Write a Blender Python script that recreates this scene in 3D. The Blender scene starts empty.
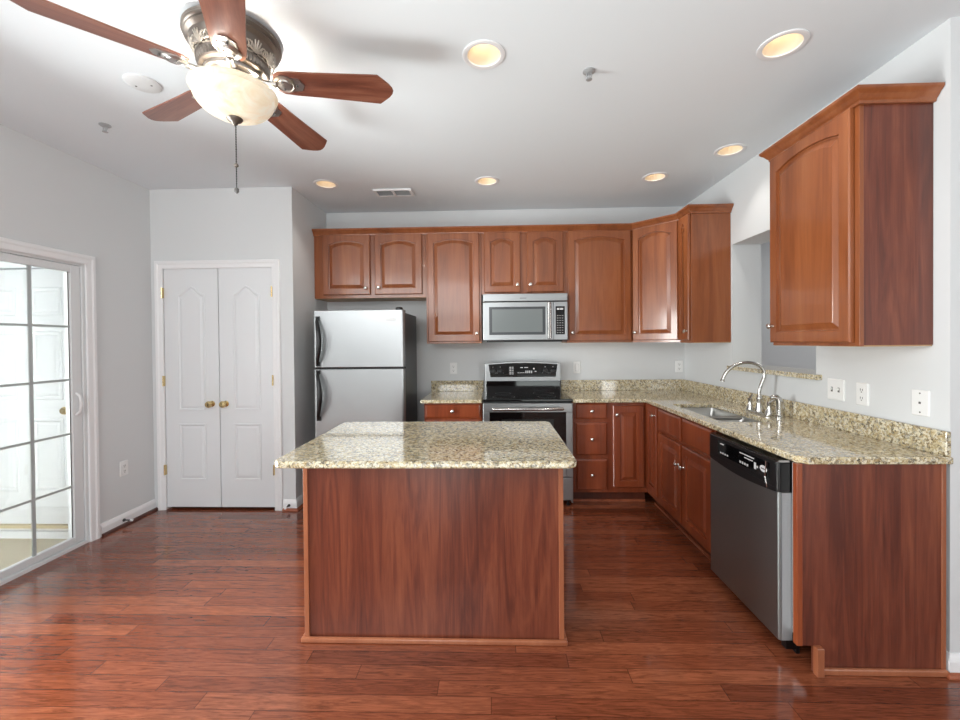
import bpy, bmesh, math, random
from mathutils import Vector, Matrix
PI = math.pi
random.seed(7)
scene = bpy.context.scene
COL = scene.collection

# ------------------------------------------------------------------ camera
H, D, XR, XL, YP, XB, YE = 2.7242, 4.2122, 1.8939, -2.903, 3.4805, -1.679, 1.798
cam_data = bpy.data.cameras.new('camera'); cam = bpy.data.objects.new('camera', cam_data); COL.objects.link(cam)
yaw, pitch, roll, F = .0315, .0097, .0093, 419.18
c, s = math.cos(yaw), math.sin(yaw); cp, sp = math.cos(pitch), math.sin(pitch); cr, sr = math.cos(roll), math.sin(roll)
r_, f_, u_ = Vector((c, s, 0)), Vector((-s*cp, c*cp, -sp)), Vector((-s*sp, c*sp, cp))
Rv, Uv = cr*r_ - sr*u_, sr*r_ + cr*u_
M = Matrix((Rv, Uv, -f_)).transposed().to_4x4(); M.translation = (0, 0, 1.4093)
cam.matrix_world = M
cam_data.sensor_fit = 'HORIZONTAL'; cam_data.sensor_width = 36.0; cam_data.lens = F/960*36
cam_data.shift_x = 0; cam_data.shift_y = -14.33/960
cam_data.clip_start = .02
scene.camera = cam

# ------------------------------------------------------------------ world, lights, exposure
world = bpy.data.worlds.new('sky'); scene.world = world; world.use_nodes = True
wn = world.node_tree.nodes; wn['Background'].inputs[0].default_value = (.95, .99, 1.0, 1); wn['Background'].inputs[1].default_value = .45
def area_light(name, loc, target, sx, sy, power, color=(1, 1, 1)):
    l = bpy.data.lights.new(name, 'AREA'); l.shape = 'RECTANGLE'; l.size = sx; l.size_y = sy; l.energy = power; l.color = color
    o = bpy.data.objects.new(name, l); COL.objects.link(o); o.location = loc
    o.rotation_euler = (Vector(target)-Vector(loc)).to_track_quat('-Z', 'Y').to_euler()
    return o
area_light('rear_fill_left', (-1.0, -4.1, 1.15), (.6, 3.6, 1.3), 1.2, 1.9, 32, (.965, .995, 1.0))  # added fill from the rear, there is no window here
area_light('rear_fill_right', (3.4, -4.1, 1.15), (-.4, 3.4, 1.3), 2.4, 1.9, 90, (.965, .995, 1.0))  # second added rear fill, also without a window
area_light('overhead_fill', (-1.5, -1.3, 2.5), (.8, 3.4, 1.35), 3.2, 1.0, 62, (.965, .995, 1.0))  # added soft fill above and behind the camera, not a room fixture
area_light('ceiling_fill', (0, -.6, .5), (0, -.4, 2.72), 3.0, 1.6, 36, (.9, 1.0, .97))  # unseen fill aimed upwards, added to brighten the ceiling
area_light('patio_daylight', (-3.2, 1.4, 1.05), (1.9, 1.25, 1.1), 1.0, 1.9, 195, (1.0, .995, .985))
area_light('next_room_fill', (3.6, 3.1, 2.66), (3.4, 2.4, 0), 1.2, 1.2, 17, (1, 1, 1))  # added fill to brighten the room seen through the pass-through
vs = scene.view_settings
vs.view_transform = 'Standard'; vs.look = 'None'; vs.gamma = 1; vs.exposure = 0.38; vs.use_curve_mapping = False
scene.cycles.use_denoising = True
scene.cycles.max_bounces = 10; scene.cycles.diffuse_bounces = 6; scene.cycles.sample_clamp_indirect = 6

# ------------------------------------------------------------------ materials
def lin(c):
    f = lambda v: (v/255/12.92) if v/255 <= .04045 else ((v/255+.055)/1.055)**2.4
    return (f(c[0]), f(c[1]), f(c[2]), 1)
def mat(name, col, rough=.5, metal=0, spec=.5, coat=0, emit=None, estr=0):
    m = bpy.data.materials.new(name); m.use_nodes = True
    b = m.node_tree.nodes['Principled BSDF']
    b.inputs['Base Color'].default_value = lin(col); b.inputs['Roughness'].default_value = rough
    b.inputs['Metallic'].default_value = metal; b.inputs['Specular IOR Level'].default_value = spec
    b.inputs['Coat Weight'].default_value = coat; b.inputs['Coat Roughness'].default_value = .1
    if emit: b.inputs['Emission Color'].default_value = lin(emit); b.inputs['Emission Strength'].default_value = estr
    return m
class NT:
    def __init__(s, m): s.t = m.node_tree; s.b = s.t.nodes['Principled BSDF']
    def n(s, kind, **kw):
        nd = s.t.nodes.new(kind)
        for k, v in kw.items(): setattr(nd, k, v)
        return nd
    def l(s, a, b): s.t.links.new(a, b)
    def math(s, op, a, b=None, c=None):
        nd = s.n('ShaderNodeMath', operation=op)
        for i, v in enumerate((a, b, c)):
            if v is None: continue
            if isinstance(v, (int, float)): nd.inputs[i].default_value = v
            else: s.l(v, nd.inputs[i])
        return nd.outputs[0]
    def ramp(s, fac, stops, interp='LINEAR'):
        nd = s.n('ShaderNodeValToRGB'); e = nd.color_ramp.elements; nd.color_ramp.interpolation = interp
        while len(e) < len(stops): e.new(.5)
        for el, (p, col) in zip(e, stops): el.position = p; el.color = lin(col)
        s.l(fac, nd.inputs[0]); return nd.outputs[0]
    def mix(s, fac, a, b, mode='MIX'):
        nd = s.n('ShaderNodeMix', data_type='RGBA', blend_type=mode)
        for sock, v in ((nd.inputs[0], fac), (nd.inputs[6], a), (nd.inputs[7], b)):
            if isinstance(v, (int, float)): sock.default_value = v
            elif isinstance(v, tuple): sock.default_value = lin(v)
            else: s.l(v, sock)
        return nd.outputs[2]
    def coord(s, scale=(1, 1, 1), kind='Object', rnd=0):
        tc = s.n('ShaderNodeTexCoord'); mp = s.n('ShaderNodeMapping'); mp.inputs['Scale'].default_value = scale
        if rnd:
            oi = s.n('ShaderNodeObjectInfo'); ad = s.n('ShaderNodeVectorMath', operation='ADD')
            sc = s.n('ShaderNodeMath', operation='MULTIPLY'); s.l(oi.outputs['Random'], sc.inputs[0]); sc.inputs[1].default_value = rnd
            s.l(tc.outputs[kind], ad.inputs[0]); s.l(sc.outputs[0], ad.inputs[1]); s.l(ad.outputs[0], mp.inputs[0])
        else: s.l(tc.outputs[kind], mp.inputs[0])
        return mp.outputs[0]
    def noise(s, vec, scale, detail=3, rough=.5, dist=0):
        nd = s.n('ShaderNodeTexNoise'); nd.inputs['Scale'].default_value = scale; nd.inputs['Detail'].default_value = detail
        nd.inputs['Roughness'].default_value = rough; nd.inputs['Distortion'].default_value = dist
        s.l(vec, nd.inputs['Vector']); return nd.outputs['Fac']

def wood(name, dark, mid, light, rough=.35, scale=(9, 9, .9), fig=1.0, coat=.25, contrast=(.3, .72), broad=0):
    m = mat(name, mid, rough, coat=coat); t = NT(m)
    v = t.coord(scale, rnd=9)
    n1 = t.noise(v, 1.0, 4, .55, 1.2*fig)
    n2 = t.noise(t.coord((scale[0]*9, scale[1]*9, scale[2]*4), rnd=5), 1.0, 3, .6, .3)
    f = t.math('ADD', t.math('MULTIPLY', n1, .72), t.math('MULTIPLY', n2, .28))
    if broad: f = t.math('ADD', f, t.math('MULTIPLY_ADD', t.noise(t.coord((5, 5, .45), rnd=3), 1.0, 2, .5, .6), broad, -broad*.5))
    colr = t.ramp(f, [(contrast[0], dark), ((contrast[0]+contrast[1])/2, mid), (contrast[1], light)])
    t.l(colr, t.b.inputs['Base Color'])
    return m
WALL = mat('wall_paint', (214, 216, 217), .7, spec=.25)
CEIL = mat('ceiling_paint', (228, 234, 238), .85, spec=.15)
TRIM = mat('trim_paint', (234, 234, 235), .35)
DOORW = mat('door_paint', (224, 226, 228), .38)
VINYL = mat('white_vinyl', (222, 224, 225), .4)
GREYV = mat('grille_vinyl', (176, 182, 182), .4)
CAB = wood('cherry_cabinet', (114, 59, 30), (140, 78, 42), (158, 96, 57), .3, (7, 7, .8), .8, coat=.4)
CABD = wood('cherry_cabinet_base', (104, 45, 21), (132, 61, 32), (150, 78, 44), .3, (7, 7, .8), .8, coat=.4)
EDGE = wood('cherry_edge', (140, 80, 52), (156, 94, 64), (170, 108, 76), .32, (7, 7, .8), .6)
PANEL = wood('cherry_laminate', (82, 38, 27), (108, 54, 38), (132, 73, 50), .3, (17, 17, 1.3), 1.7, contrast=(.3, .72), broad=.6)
TOE = wood('toe_kick_wood', (70, 30, 18), (88, 40, 24), (100, 48, 30), .4)
UNDER = mat('cabinet_underside', (176, 140, 100), .5)
KNOB = mat('satin_nickel', (228, 226, 220), .25, 1)
BRASS = mat('brass', (214, 190, 140), .25, 1)
BLACK = mat('black_plastic', (18, 18, 19), .28)
BLACKG = mat('black_glass', (8, 8, 9), .06, coat=.5)
DGREY = mat('dark_grey_enamel', (52, 54, 56), .38)
PRINT = mat('white_print', (205, 205, 205), .5)
CHROME = mat('brushed_nickel', (196, 194, 190), .2, 1)
PLATE = mat('outlet_plastic', (234, 234, 233), .35)
SLOT = mat('slot_dark', (96, 94, 92), .5)
PEWTER = mat('antique_pewter', (118, 110, 103), .38, .8)
ORN = mat('cast_pewter_relief', (176, 168, 158), .5, .6)
PEWL = mat('polished_pewter', (184, 180, 176), .32, 1)
BULB = mat('lamp_glow', (255, 240, 215), .4, emit=(255, 232, 196), estr=2.6)
CANW = mat('can_baffle', (222, 212, 196), .45)
SHOE = wood('shoe_molding', (120, 60, 38), (150, 82, 54), (170, 98, 66), .35)
SHOED = wood('dark_shoe_molding', (58, 22, 14), (72, 30, 20), (86, 38, 26), .35)
DECK = mat('deck_boards', (190, 180, 160), .8)
TAN = mat('threshold_tan', (196, 182, 150), .6)
SIDING = mat('white_siding', (236, 238, 240), .6)
VENTD = mat('vent_shadow', (70, 70, 72), .7)
LENS = mat('microwave_screen', (118, 124, 124), .22, spec=.5)
MWGREY = mat('microwave_window_frame', (70, 73, 76), .25)

def steel(name, col, rough, stretch):
    m = mat(name, col, rough, 1); t = NT(m)
    n = t.noise(t.coord(stretch), 1, 3, .6)
    t.l(t.math('MULTIPLY_ADD', n, .16, rough-.08), t.b.inputs['Roughness'])
    bp = t.n('ShaderNodeBump'); bp.inputs['Strength'].default_value = .04; bp.inputs['Distance'].default_value = .002
    t.l(n, bp.inputs['Height']); t.l(bp.outputs[0], t.b.inputs['Normal'])
    return m
STEEL = steel('brushed_stainless', (166, 168, 169), .34, (6, 6, 260))
STEELV = steel('brushed_stainless_vertical', (152, 158, 158), .36, (180, 180, 5))
SINKM = steel('sink_stainless', (176, 175, 172), .34, (30, 30, 30))

# granite: speckled cream, tan, grey and black grains
def granite(name):
    m = mat(name, (190, 175, 140), .06, coat=.4, spec=.8); t = NT(m)
    v = t.coord((1, 1, 1))
    wob = t.n('ShaderNodeTexNoise'); wob.inputs['Scale'].default_value = 95; t.l(v, wob.inputs['Vector'])
    vm = t.n('ShaderNodeVectorMath', operation='MULTIPLY_ADD'); t.l(wob.outputs['Color'], vm.inputs[0]); vm.inputs[1].default_value = (.021, .021, .021); t.l(v, vm.inputs[2])
    def vor(sc):
        nd = t.n('ShaderNodeTexVoronoi'); nd.inputs['Scale'].default_value = sc; t.l(vm.outputs[0], nd.inputs['Vector'])
        sx = t.n('ShaderNodeSeparateColor'); t.l(nd.outputs['Color'], sx.inputs[0]); return sx.outputs[0]
    big = t.noise(v, 9, 3, .6)
    a = t.math('ADD', vor(98), t.math('MULTIPLY_ADD', big, .5, -.25))
    colr = t.ramp(a, [(0, (52, 44, 36)), (.11, (108, 92, 70)), (.2, (172, 148, 104)), (.38, (204, 188, 148)), (.6, (230, 222, 198)), (.84, (180, 176, 164)), (.94, (112, 104, 92))], 'CONSTANT')
    fine = t.ramp(vor(260), [(0, (70, 60, 48)), (.16, (190, 170, 128)), (.5, (224, 216, 190)), (.9, (150, 142, 122))], 'CONSTANT')
    t.l(t.mix(.38, colr, fine), t.b.inputs['Base Color'])
    return m
GRAN = granite('speckled_granite')

# floor: 3 inch strips along X, every board its own tone
def floor_mat():
    m = mat('hardwood_strips', (130, 70, 48), .2, coat=.35); t = NT(m)
    tc = t.n('ShaderNodeTexCoord'); sx = t.n('ShaderNodeSeparateXYZ'); t.l(tc.outputs['Object'], sx.inputs[0])
    X, Y = sx.outputs[0], sx.outputs[1]
    row = t.math('DIVIDE', Y, .0785); ri = t.math('FLOOR', row); rf = t.math('FRACT', row)
    wn1 = t.n('ShaderNodeTexWhiteNoise', noise_dimensions='1D'); t.l(ri, wn1.inputs['W'])
    xs = t.math('ADD', t.math('DIVIDE', X, 1.15), t.math('MULTIPLY', wn1.outputs[0], 7)); xi = t.math('FLOOR', xs); xf = t.math('FRACT', xs)
    cb = t.n('ShaderNodeCombineXYZ'); t.l(ri, cb.inputs[0]); t.l(xi, cb.inputs[1])
    wn2 = t.n('ShaderNodeTexWhiteNoise', noise_dimensions='2D'); t.l(cb.outputs[0], wn2.inputs['Vector'])
    tone = t.ramp(wn2.outputs[0], [(0, (118, 61, 40)), (.35, (132, 70, 46)), (.7, (142, 78, 52)), (1, (154, 88, 60))])
    off = t.n('ShaderNodeCombineXYZ'); t.l(t.math('MULTIPLY', X, 2.2), off.inputs[0]); t.l(t.math('MULTIPLY', Y, 26), off.inputs[1]); t.l(t.math('MULTIPLY', wn2.outputs[0], 40), off.inputs[2])
    g = t.noise(off.outputs[0], 2.2, 6, .68, 2.2)
    gr = t.ramp(g, [(.34, (120, 112, 104)), (.47, (205, 200, 196)), (.62, (255, 255, 255))])
    colr = t.mix(.75, tone, gr, 'MULTIPLY')
    e1 = t.math('LESS_THAN', t.math('MINIMUM', rf, t.math('SUBTRACT', 1, rf)), .022)
    e2 = t.math('LESS_THAN', t.math('MINIMUM', xf, t.math('SUBTRACT', 1, xf)), .0018)
    e = t.math('MAXIMUM', e1, e2)
    t.l(t.mix(t.math('MULTIPLY', e, .55), colr, (48, 20, 12)), t.b.inputs['Base Color'])
    t.l(t.math('MULTIPLY_ADD', g, .1, .1), t.b.inputs['Roughness'])
    bp = t.n('ShaderNodeBump'); bp.inputs['Strength'].default_value = .12; bp.inputs['Distance'].default_value = .002
    t.l(t.math('SUBTRACT', t.math('MULTIPLY', g, .5), e), bp.inputs['Height']); t.l(bp.outputs[0], t.b.inputs['Normal'])
    return m
FLOOR = floor_mat()
def glass_mat():
    m = bpy.data.materials.new('window_glass'); m.use_nodes = True; t = m.node_tree; t.nodes.clear()
    o = t.nodes.new('ShaderNodeOutputMaterial'); mx = t.nodes.new('ShaderNodeMixShader'); fr = t.nodes.new('ShaderNodeFresnel'); fr.inputs[0].default_value = 1.35
    tr = t.nodes.new('ShaderNodeBsdfTransparent'); tr.inputs[0].default_value = (.95, .97, .97, 1); gl = t.nodes.new('ShaderNodeBsdfGlossy'); gl.inputs['Roughness'].default_value = .02
    t.links.new(fr.outputs[0], mx.inputs[0]); t.links.new(tr.outputs[0], mx.inputs[1]); t.links.new(gl.outputs[0], mx.inputs[2]); t.links.new(mx.outputs[0], o.inputs[0])
    return m
GLASS = glass_mat()
SILVER = mat('silver_paint', (172, 174, 176), .35, .3)
def alabaster():
    m = mat('alabaster_glass', (225, 210, 180), .3, emit=(255, 240, 214), estr=.28); t = NT(m)
    n = t.noise(t.coord((9, 9, 9)), 1, 4, .6, 1.5)
    t.l(t.ramp(n, [(.3, (206, 186, 150)), (.65, (226, 216, 198))]), t.b.inputs['Base Color'])
    t.l(t.ramp(n, [(.3, (255, 232, 196)), (.65, (255, 248, 232))]), t.b.inputs['Emission Color'])
    return m
ALAB = alabaster()
BLADE = wood('walnut_blade', (80, 42, 32), (114, 66, 50), (142, 94, 74), .28, (1.2, 14, 14), .8)

# ------------------------------------------------------------------ mesh helpers
class MB:
    def __init__(s): s.bm = bmesh.new()
    def box(s, x0, y0, z0, x1, y1, z1):
        x0, x1 = sorted((x0, x1)); y0, y1 = sorted((y0, y1)); z0, z1 = sorted((z0, z1))
        v = [s.bm.verts.new(p) for p in ((x0,y0,z0),(x1,y0,z0),(x1,y1,z0),(x0,y1,z0),(x0,y0,z1),(x1,y0,z1),(x1,y1,z1),(x0,y1,z1))]
        for f in ((0,3,2,1),(4,5,6,7),(0,1,5,4),(1,2,6,5),(2,3,7,6),(3,0,4,7)): s.bm.faces.new([v[i] for i in f])
        return s
    def prism(s, poly, a, b, axis='z'):
        """extrude a 2D polygon from a to b along an axis"""
        def P(p, t): return {'z': (p[0], p[1], t), 'y': (p[0], t, p[1]), 'x': (t, p[0], p[1])}[axis]
        A = [s.bm.verts.new(P(p, a)) for p in poly]; B = [s.bm.verts.new(P(p, b)) for p in poly]
        n = len(poly)
        s.bm.faces.new(A[::-1]); s.bm.faces.new(B)
        for i in range(n): s.bm.faces.new((A[i], A[(i+1) % n], B[(i+1) % n], B[i]))
        return s
    def loops(s, L, cap0=True, cap1=True, close=True):
        R = [[s.bm.verts.new(p) for p in l] for l in L]; n = len(R[0])
        for a, b in zip(R, R[1:]):
            for i in range(n if close else n-1): s.bm.faces.new((a[i], a[(i+1) % n], b[(i+1) % n], b[i]))
        if cap0: s.bm.faces.new(R[0][::-1])
        if cap1: s.bm.faces.new(R[-1])
        return s
    def lathe(s, prof, origin=(0,0,0), axis='z', n=24, mod=None, cap=True):
        """prof: (radius, height) pairs along the axis"""
        L = []
        for r, h in prof:
            l = []
            for i in range(n):
                a = 2*PI*i/n; rr = max(r, 1e-4)*(1 + (mod(a, h) if mod else 0))
                p = (rr*math.cos(a), rr*math.sin(a), h)
                if axis == 'y': p = (p[0], p[2], p[1])
                if axis == '-y': p = (p[0], -p[2], p[1])
                if axis == 'x': p = (p[2], p[0], p[1])
                l.append((p[0]+origin[0], p[1]+origin[1], p[2]+origin[2]))
            L.append(l)
        return s.loops(L, cap, cap)
    def tube(s, path, rad, n=12):
        path = [Vector(p) for p in path]; L = []
        up = None
        for i, p in enumerate(path):
            d = (path[min(i+1, len(path)-1)] - path[max(i-1, 0)]).normalized()
            if up is None: up = d.orthogonal().normalized()
            up = (up - d*up.dot(d)).normalized(); w = d.cross(up)
            r = rad[i] if isinstance(rad, (list, tuple)) else rad
            L.append([p + (up*math.cos(2*PI*k/n) + w*math.sin(2*PI*k/n))*r for k in range(n)])
        return s.loops(L)
    def bar(s, a, b, r, n=12): return s.tube([a, b], r, n)
    def sphere(s, ctr, r, n=14): 
        k = 8
        return s.lathe([(r*math.sin(PI*i/k), -r*math.cos(PI*i/k)) for i in range(k+1)], ctr, 'z', n)
    def sweep(s, prof, path):
        """prof: (out, z) points, path: [(point2d, outward_dir2d)]"""
        return s.loops([[(p[0]+o*d[0], p[1]+o*d[1], z) for o, z in prof] for p, d in path])
    def frame(s, prof, pts, dirs, fn):
        """casing: prof (outwards, off wall); fn maps (a, b, off) to 3D"""
        return s.loops([[fn(p[0]+o*d[0], p[1]+o*d[1], t) for o, t in prof] for p, d in zip(pts, dirs)])
    def build(s, name, m, parent=None, bevel=0, smooth=False, seg=2):
        bmesh.ops.recalc_face_normals(s.bm, faces=s.bm.faces)
        me = bpy.data.meshes.new(name); s.bm.to_mesh(me); s.bm.free(); me.materials.append(m)
        o = bpy.data.objects.new(name, me); COL.objects.link(o)
        if parent: o.parent = parent
        if smooth:
            for p in me.polygons: p.use_smooth = True
            md = o.modifiers.new('edge_split', 'EDGE_SPLIT'); md.split_angle = math.radians(38)
        if bevel:
            md = o.modifiers.new('bevel', 'BEVEL'); md.width = bevel; md.segments = seg; md.limit_method = 'ANGLE'; md.angle_limit = math.radians(40)
        return o
def B(*a): return MB().box(*a)
def tag(o, label, cat, group=None, kind=None):
    o['label'] = label; o['category'] = cat
    if group: o['group'] = group
    if kind: o['kind'] = kind
    return o
def thing(name, label, cat, loc=(0,0,0), rotz=0, group=None, kind=None):
    o = bpy.data.objects.new(name, None); COL.objects.link(o); o.location = loc; o.rotation_euler = (0, 0, rotz); o.empty_display_size = .05
    return tag(o, label, cat, group, kind)
def struct(name, label, cat, mb, m, parent=None, bevel=0):
    o = mb.build(name, m, parent, bevel)
    if not parent: tag(o, label, cat, kind='structure')
    return o
def copy_tree(o, parent=None):
    k = o.copy(); COL.objects.link(k)
    if parent: k.parent = parent
    for ch in [x for x in COL.objects if x.parent == o]: copy_tree(ch, k)
    return k
def arcpts(cx, cy, r, a0, a1, n): return [(cx+r*math.cos(a0+(a1-a0)*i/n), cy+r*math.sin(a0+(a1-a0)*i/n)) for i in range(n+1)]
def rrect(x0, y0, x1, y1, r, n=5):
    return arcpts(x1-r, y0+r, r, -PI/2, 0, n)+arcpts(x1-r, y1-r, r, 0, PI/2, n)+arcpts(x0+r, y1-r, r, PI/2, PI, n)+arcpts(x0+r, y0+r, r, PI, 1.5*PI, n)

def marks(par, boxes, y0, y1, name='key'):
    for x0, z0, x1, z1 in boxes: B(x0, y0, z0, x1, y1, z1).build(name, PRINT, par)
# ------------------------------------------------------------------ the room shell
T = .12
struct('floor', 'glossy reddish brown hardwood strip floor', 'floor', B(XL-.02, -4.2, -.12, 5.2, D+.1, 0), FLOOR)
# ceiling with round cut-outs for the recessed lamps
LAMPS = [(-.031, 1.936), (1.306, 1.931), (1.656, 2.979), (1.317, 3.438), (-.039, 3.447), (-1.37, 3.438)]
def ceiling():
    bm = bmesh.new()
    def ring(pts):
        v = [bm.verts.new((x, y, H)) for x, y in pts]
        return [bm.edges.new((v[i], v[(i+1) % len(v)])) for i in range(len(v))]
    e = ring([(XL-.15, -4.2), (5.2, -4.2), (5.2, D+.12), (XL-.15, D+.12)])
    for x, y in LAMPS: e += ring([(x+.078*math.cos(2*PI*i/28), y+.078*math.sin(2*PI*i/28)) for i in range(28)])
    bmesh.ops.triangle_fill(bm, use_beauty=True, use_dissolve=False, edges=e)
    m = MB(); m.bm.free(); m.bm = bm
    return m
struct('ceiling', 'smooth white painted ceiling', 'ceiling', ceiling(), CEIL)
struct('sky_block_slab', 'added slab above the ceiling that blocks the sky', 'ceiling', B(XL-.15, -4.2, H+.3, 5.2, D+.12, H+.4), CEIL)  # unseen slab, added to keep sky light out
# left wall with the patio door opening
OY0, OY1, OZ = 1.07, 2.905, 2.0
w = B(XL-.15, -4.2, 0, XL, OY0, H).box(XL-.15, OY1, 0, XL, D+.1, H).box(XL-.15, OY0, OZ, XL, OY1, H)
struct('wall_left', 'pale grey wall with the sliding patio door', 'wall', w, WALL)
# pantry wall, with an opening for the double door, and its short return
PX0, PX1, PZ = -2.80, -1.85, 2.062
w = B(XL, YP, 0, PX0, YP+T, H).box(PX1, YP, 0, XB, YP+T, H).box(PX0, YP, PZ, PX1, YP+T, H).box(XB-T, YP+T, 0, XB, D, H)
struct('wall_pantry', 'pale grey boxed-out pantry wall around the double door', 'wall', w, WALL)
struct('wall_back', 'pale grey wall behind the fridge, range and wall cabinets', 'wall', B(XL, D, 0, 5.2, D+.12, H), WALL)
# right wall with the pass-through
HY0, HY1, HZ0, HZ1, WT = 2.521, 3.385, 1.17, 2.157, .228
w = B(XR, YE, 0, XR+WT, HY0, H).box(XR, HY1, 0, XR+WT, D, H).box(XR, HY0, 0, XR+WT, HY1, HZ0).box(XR, HY0, HZ1, XR+WT, HY1, H)
struct('wall_right', 'white wall with the pass-through above the sink', 'wall', w, WALL)
struct('wall_return', 'pale grey wall end turning away beside the peninsula', 'wall', B(XR+WT, YE, 0, 5.2, YE+T, H), WALL)
struct('wall_rear', 'pale grey rear wall of the living area', 'wall', B(XL-.15, -4.32, 0, 5.2, -4.2, H), WALL)
struct('wall_side', 'pale grey far wall of the living area', 'wall', B(5.2, -4.32, 0, 5.32, YE+T, H), WALL)

# casings, baseboards, shoe mouldings
CAP = [(-.004, 0), (-.004, .012), (.004, .014), (.03, .015), (.04, .02), (.058, .02), (.063, .015), (.063, 0)]
DIRS = [(-1, 0), (-1, 1), (1, 1), (1, 0)]
m = MB().frame(CAP, [(OY0, 0), (OY0, OZ-.012), (OY1, OZ-.012), (OY1, 0)], DIRS, lambda a, b, t: (XL+t, a, b))
struct('trim_1', 'white casing around the sliding patio door', 'trim', m, TRIM)
m = MB().frame(CAP, [(PX0, 0), (PX0, PZ-.008), (PX1, PZ-.008), (PX1, 0)], DIRS, lambda a, b, t: (a, YP-t, b))
struct('trim_2', 'white casing around the pantry double door', 'trim', m, TRIM)
BBP = [(0, .0), (.014, 0), (.014, .062), (.009, .078), (.004, .09), (0, .092)]
SHP = [(.013, 0), (.03, 0), (.03, .006), (.026, .014), (.019, .019), (.013, .02)]
def base(nm, lab, path):
    struct(nm, 'white baseboard '+lab, 'baseboard', MB().sweep(BBP, path), TRIM)
def shoe(nm, lab, path, mm): struct(nm, 'wood shoe moulding '+lab, 'trim', MB().sweep(SHP, path), mm)
p = [((XL, 2.98), (1, 0)), ((XL, YP), (1, 0))]
base('baseboard_left', 'between the patio door and the pantry', p); shoe('trim_3', 'along the left baseboard', p, SHOED)
p = [((-1.783, YP), (0, -1)), ((XB, YP), (1, -1)), ((XB, D), (1, 0))]
base('baseboard_back', 'wrapping the pantry wall corner', p); shoe('trim_4', 'wrapping the pantry wall corner', p, SHOE)
p = [((XR, YE-.002+.02), (-1, 0)), ((XR, YE), (-1, -1)), ((5.0, YE), (0, -1))]
base('baseboard_right', 'on the wall end beside the peninsula', p); shoe('trim_5', 'on the wall end beside the peninsula', p, SHOE)

# ------------------------------------------------------------------ doors
def ring_panel(mb, pts_fn, y, seq):
    """moulded panel: pts_fn(inset) -> [(x, z)], seq: [(inset, dy)] with dy towards the viewer (-y)"""
    mb.loops([[(x, y-dy, z) for x, z in pts_fn(i)] for i, dy in seq], cap0=False, cap1=True)
MOLD = [(0, -.002), (.003, .006), (.012, .0065), (.02, -.0008), (.04, .0045)]
def rect_fn(x0, z0, x1, z1): return lambda i: [(x0+i, z0+i), (x1-i, z0+i), (x1-i, z1-i), (x0+i, z1-i)]
def peak_fn(x0, z0, x1, zs, zp):
    xm = (x0+x1)/2; h = x1-x0
    def fn(i):
        out = [(x0+i, z0+i), (x1-i, z0+i), (x1-i, zs-i)]
        for k in range(1, 8):          # a soft ogee peak
            t = k/8; x = (x1-i)+((x0+i)-(x1-i))*t; q = 1-abs(2*t-1); e = q*q*(3-2*q)*.6+q*.4
            out.append((x, zs-i+(zp-zs)*e))
        return out+[(x0+i, zs-i)]
    return fn
# pantry double door
dr = thing('door_1', 'white panelled pantry double door with brass knobs', 'door', (0, 0, 0), kind='structure')
yl = YP+.004
for x0, x1, kx, hx in ((-2.796, -2.3285, -2.392, -2.796), (-2.3215, -1.854, -2.272, -1.854)):
    mb = B(x0, yl, .022, x1, yl+.035, 2.052)
    a, b = x0+.115, x1-.115
    ring_panel(mb, peak_fn(a, .845, b, 1.83, 1.905), yl, MOLD); ring_panel(mb, rect_fn(a, .25, b, .735), yl, MOLD)
    lf = mb.build('door_leaf', DOORW, dr)
    MB().lathe([(.026, 0), (.026, .004), (.012, .008), (.01, .025), (.024, .034), (.029, .046), (.024, .058), (.008, .062)], (kx, yl, .902), '-y', 20).build('knob', BRASS, lf, smooth=True)
    for z in (1.845, 1.1, .345):
        B(hx-.005, YP-.0215, z-.042, hx+.005, YP-.002, z+.042).bar((hx, YP-.021, z-.044), (hx, YP-.021, z+.044), .0055, 8).build('hinge', BRASS, lf)
B(PX0-.001, YP+.06, 0, PX1+.001, YP+.11, PZ+.001).build('pantry_dark_sheet', BLACK, dr)  # black sheet stands in for the darkness behind the leaves
# sliding patio door
sd = thing('door_2', 'white sliding patio door with a grid of glass panes', 'door', (0, 0, 0), kind='structure')
B(XL-.14, OY0, -.0, XL-.002, OY1, .022).box(XL-.12, OY0+.03, .022, XL-.11, OY1-.03, .034).build('track', VINYL, sd)
B(XL-.14, OY1-.022, .022, XL-.006, OY1, OZ).box(XL-.14, OY0, .022, XL-.006, OY0+.022, OZ).box(XL-.14, OY0+.022, OZ-.03, XL-.006, OY1-.022, OZ).build('frame', VINYL, sd, bevel=.002)
def sash(y0, y1, x, gy0, gy1, cols):
    g0, g1 = .072, 1.918
    mb = B(x-.018, gy1, .03, x+.018, y1, 1.965).box(x-.018, y0, .03, x+.018, gy0, 1.965).box(x-.018, gy0, .03, x+.018, gy1, g0).box(x-.018, gy0, g1, x+.018, gy1, 1.965)
    sh = mb.build('sash', VINYL, sd, bevel=.003)
    B(x-.004, gy0-.005, g0-.005, x, gy1+.005, g1+.005).build('glass', GLASS, sh)
    mb = MB()
    for z in (.4287, .7975, 1.171, 1.540): mb.box(x+.0002, gy0, z-.0075, x+.006, gy1, z+.0075)
    for yv in cols: mb.box(x+.0001, yv-.01, g0, x+.008, yv+.01, g1)
    mb.build('grille', GREYV, sh)
    mb = MB()   # dark glazing gasket
    mb.box(x+.0005, gy1-.006, g0, x+.003, gy1, g1).box(x+.0005, gy0, g0, x+.003, gy0+.006, g1)
    mb.build('gasket', SLOT, sh)
    return sh
s1 = sash(1.97, 2.878, XL-.032, 2.045, 2.812, (2.564, 2.317))
sash(1.10, 1.985, XL-.085, 1.175, 1.905, (1.42, 1.665))
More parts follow.
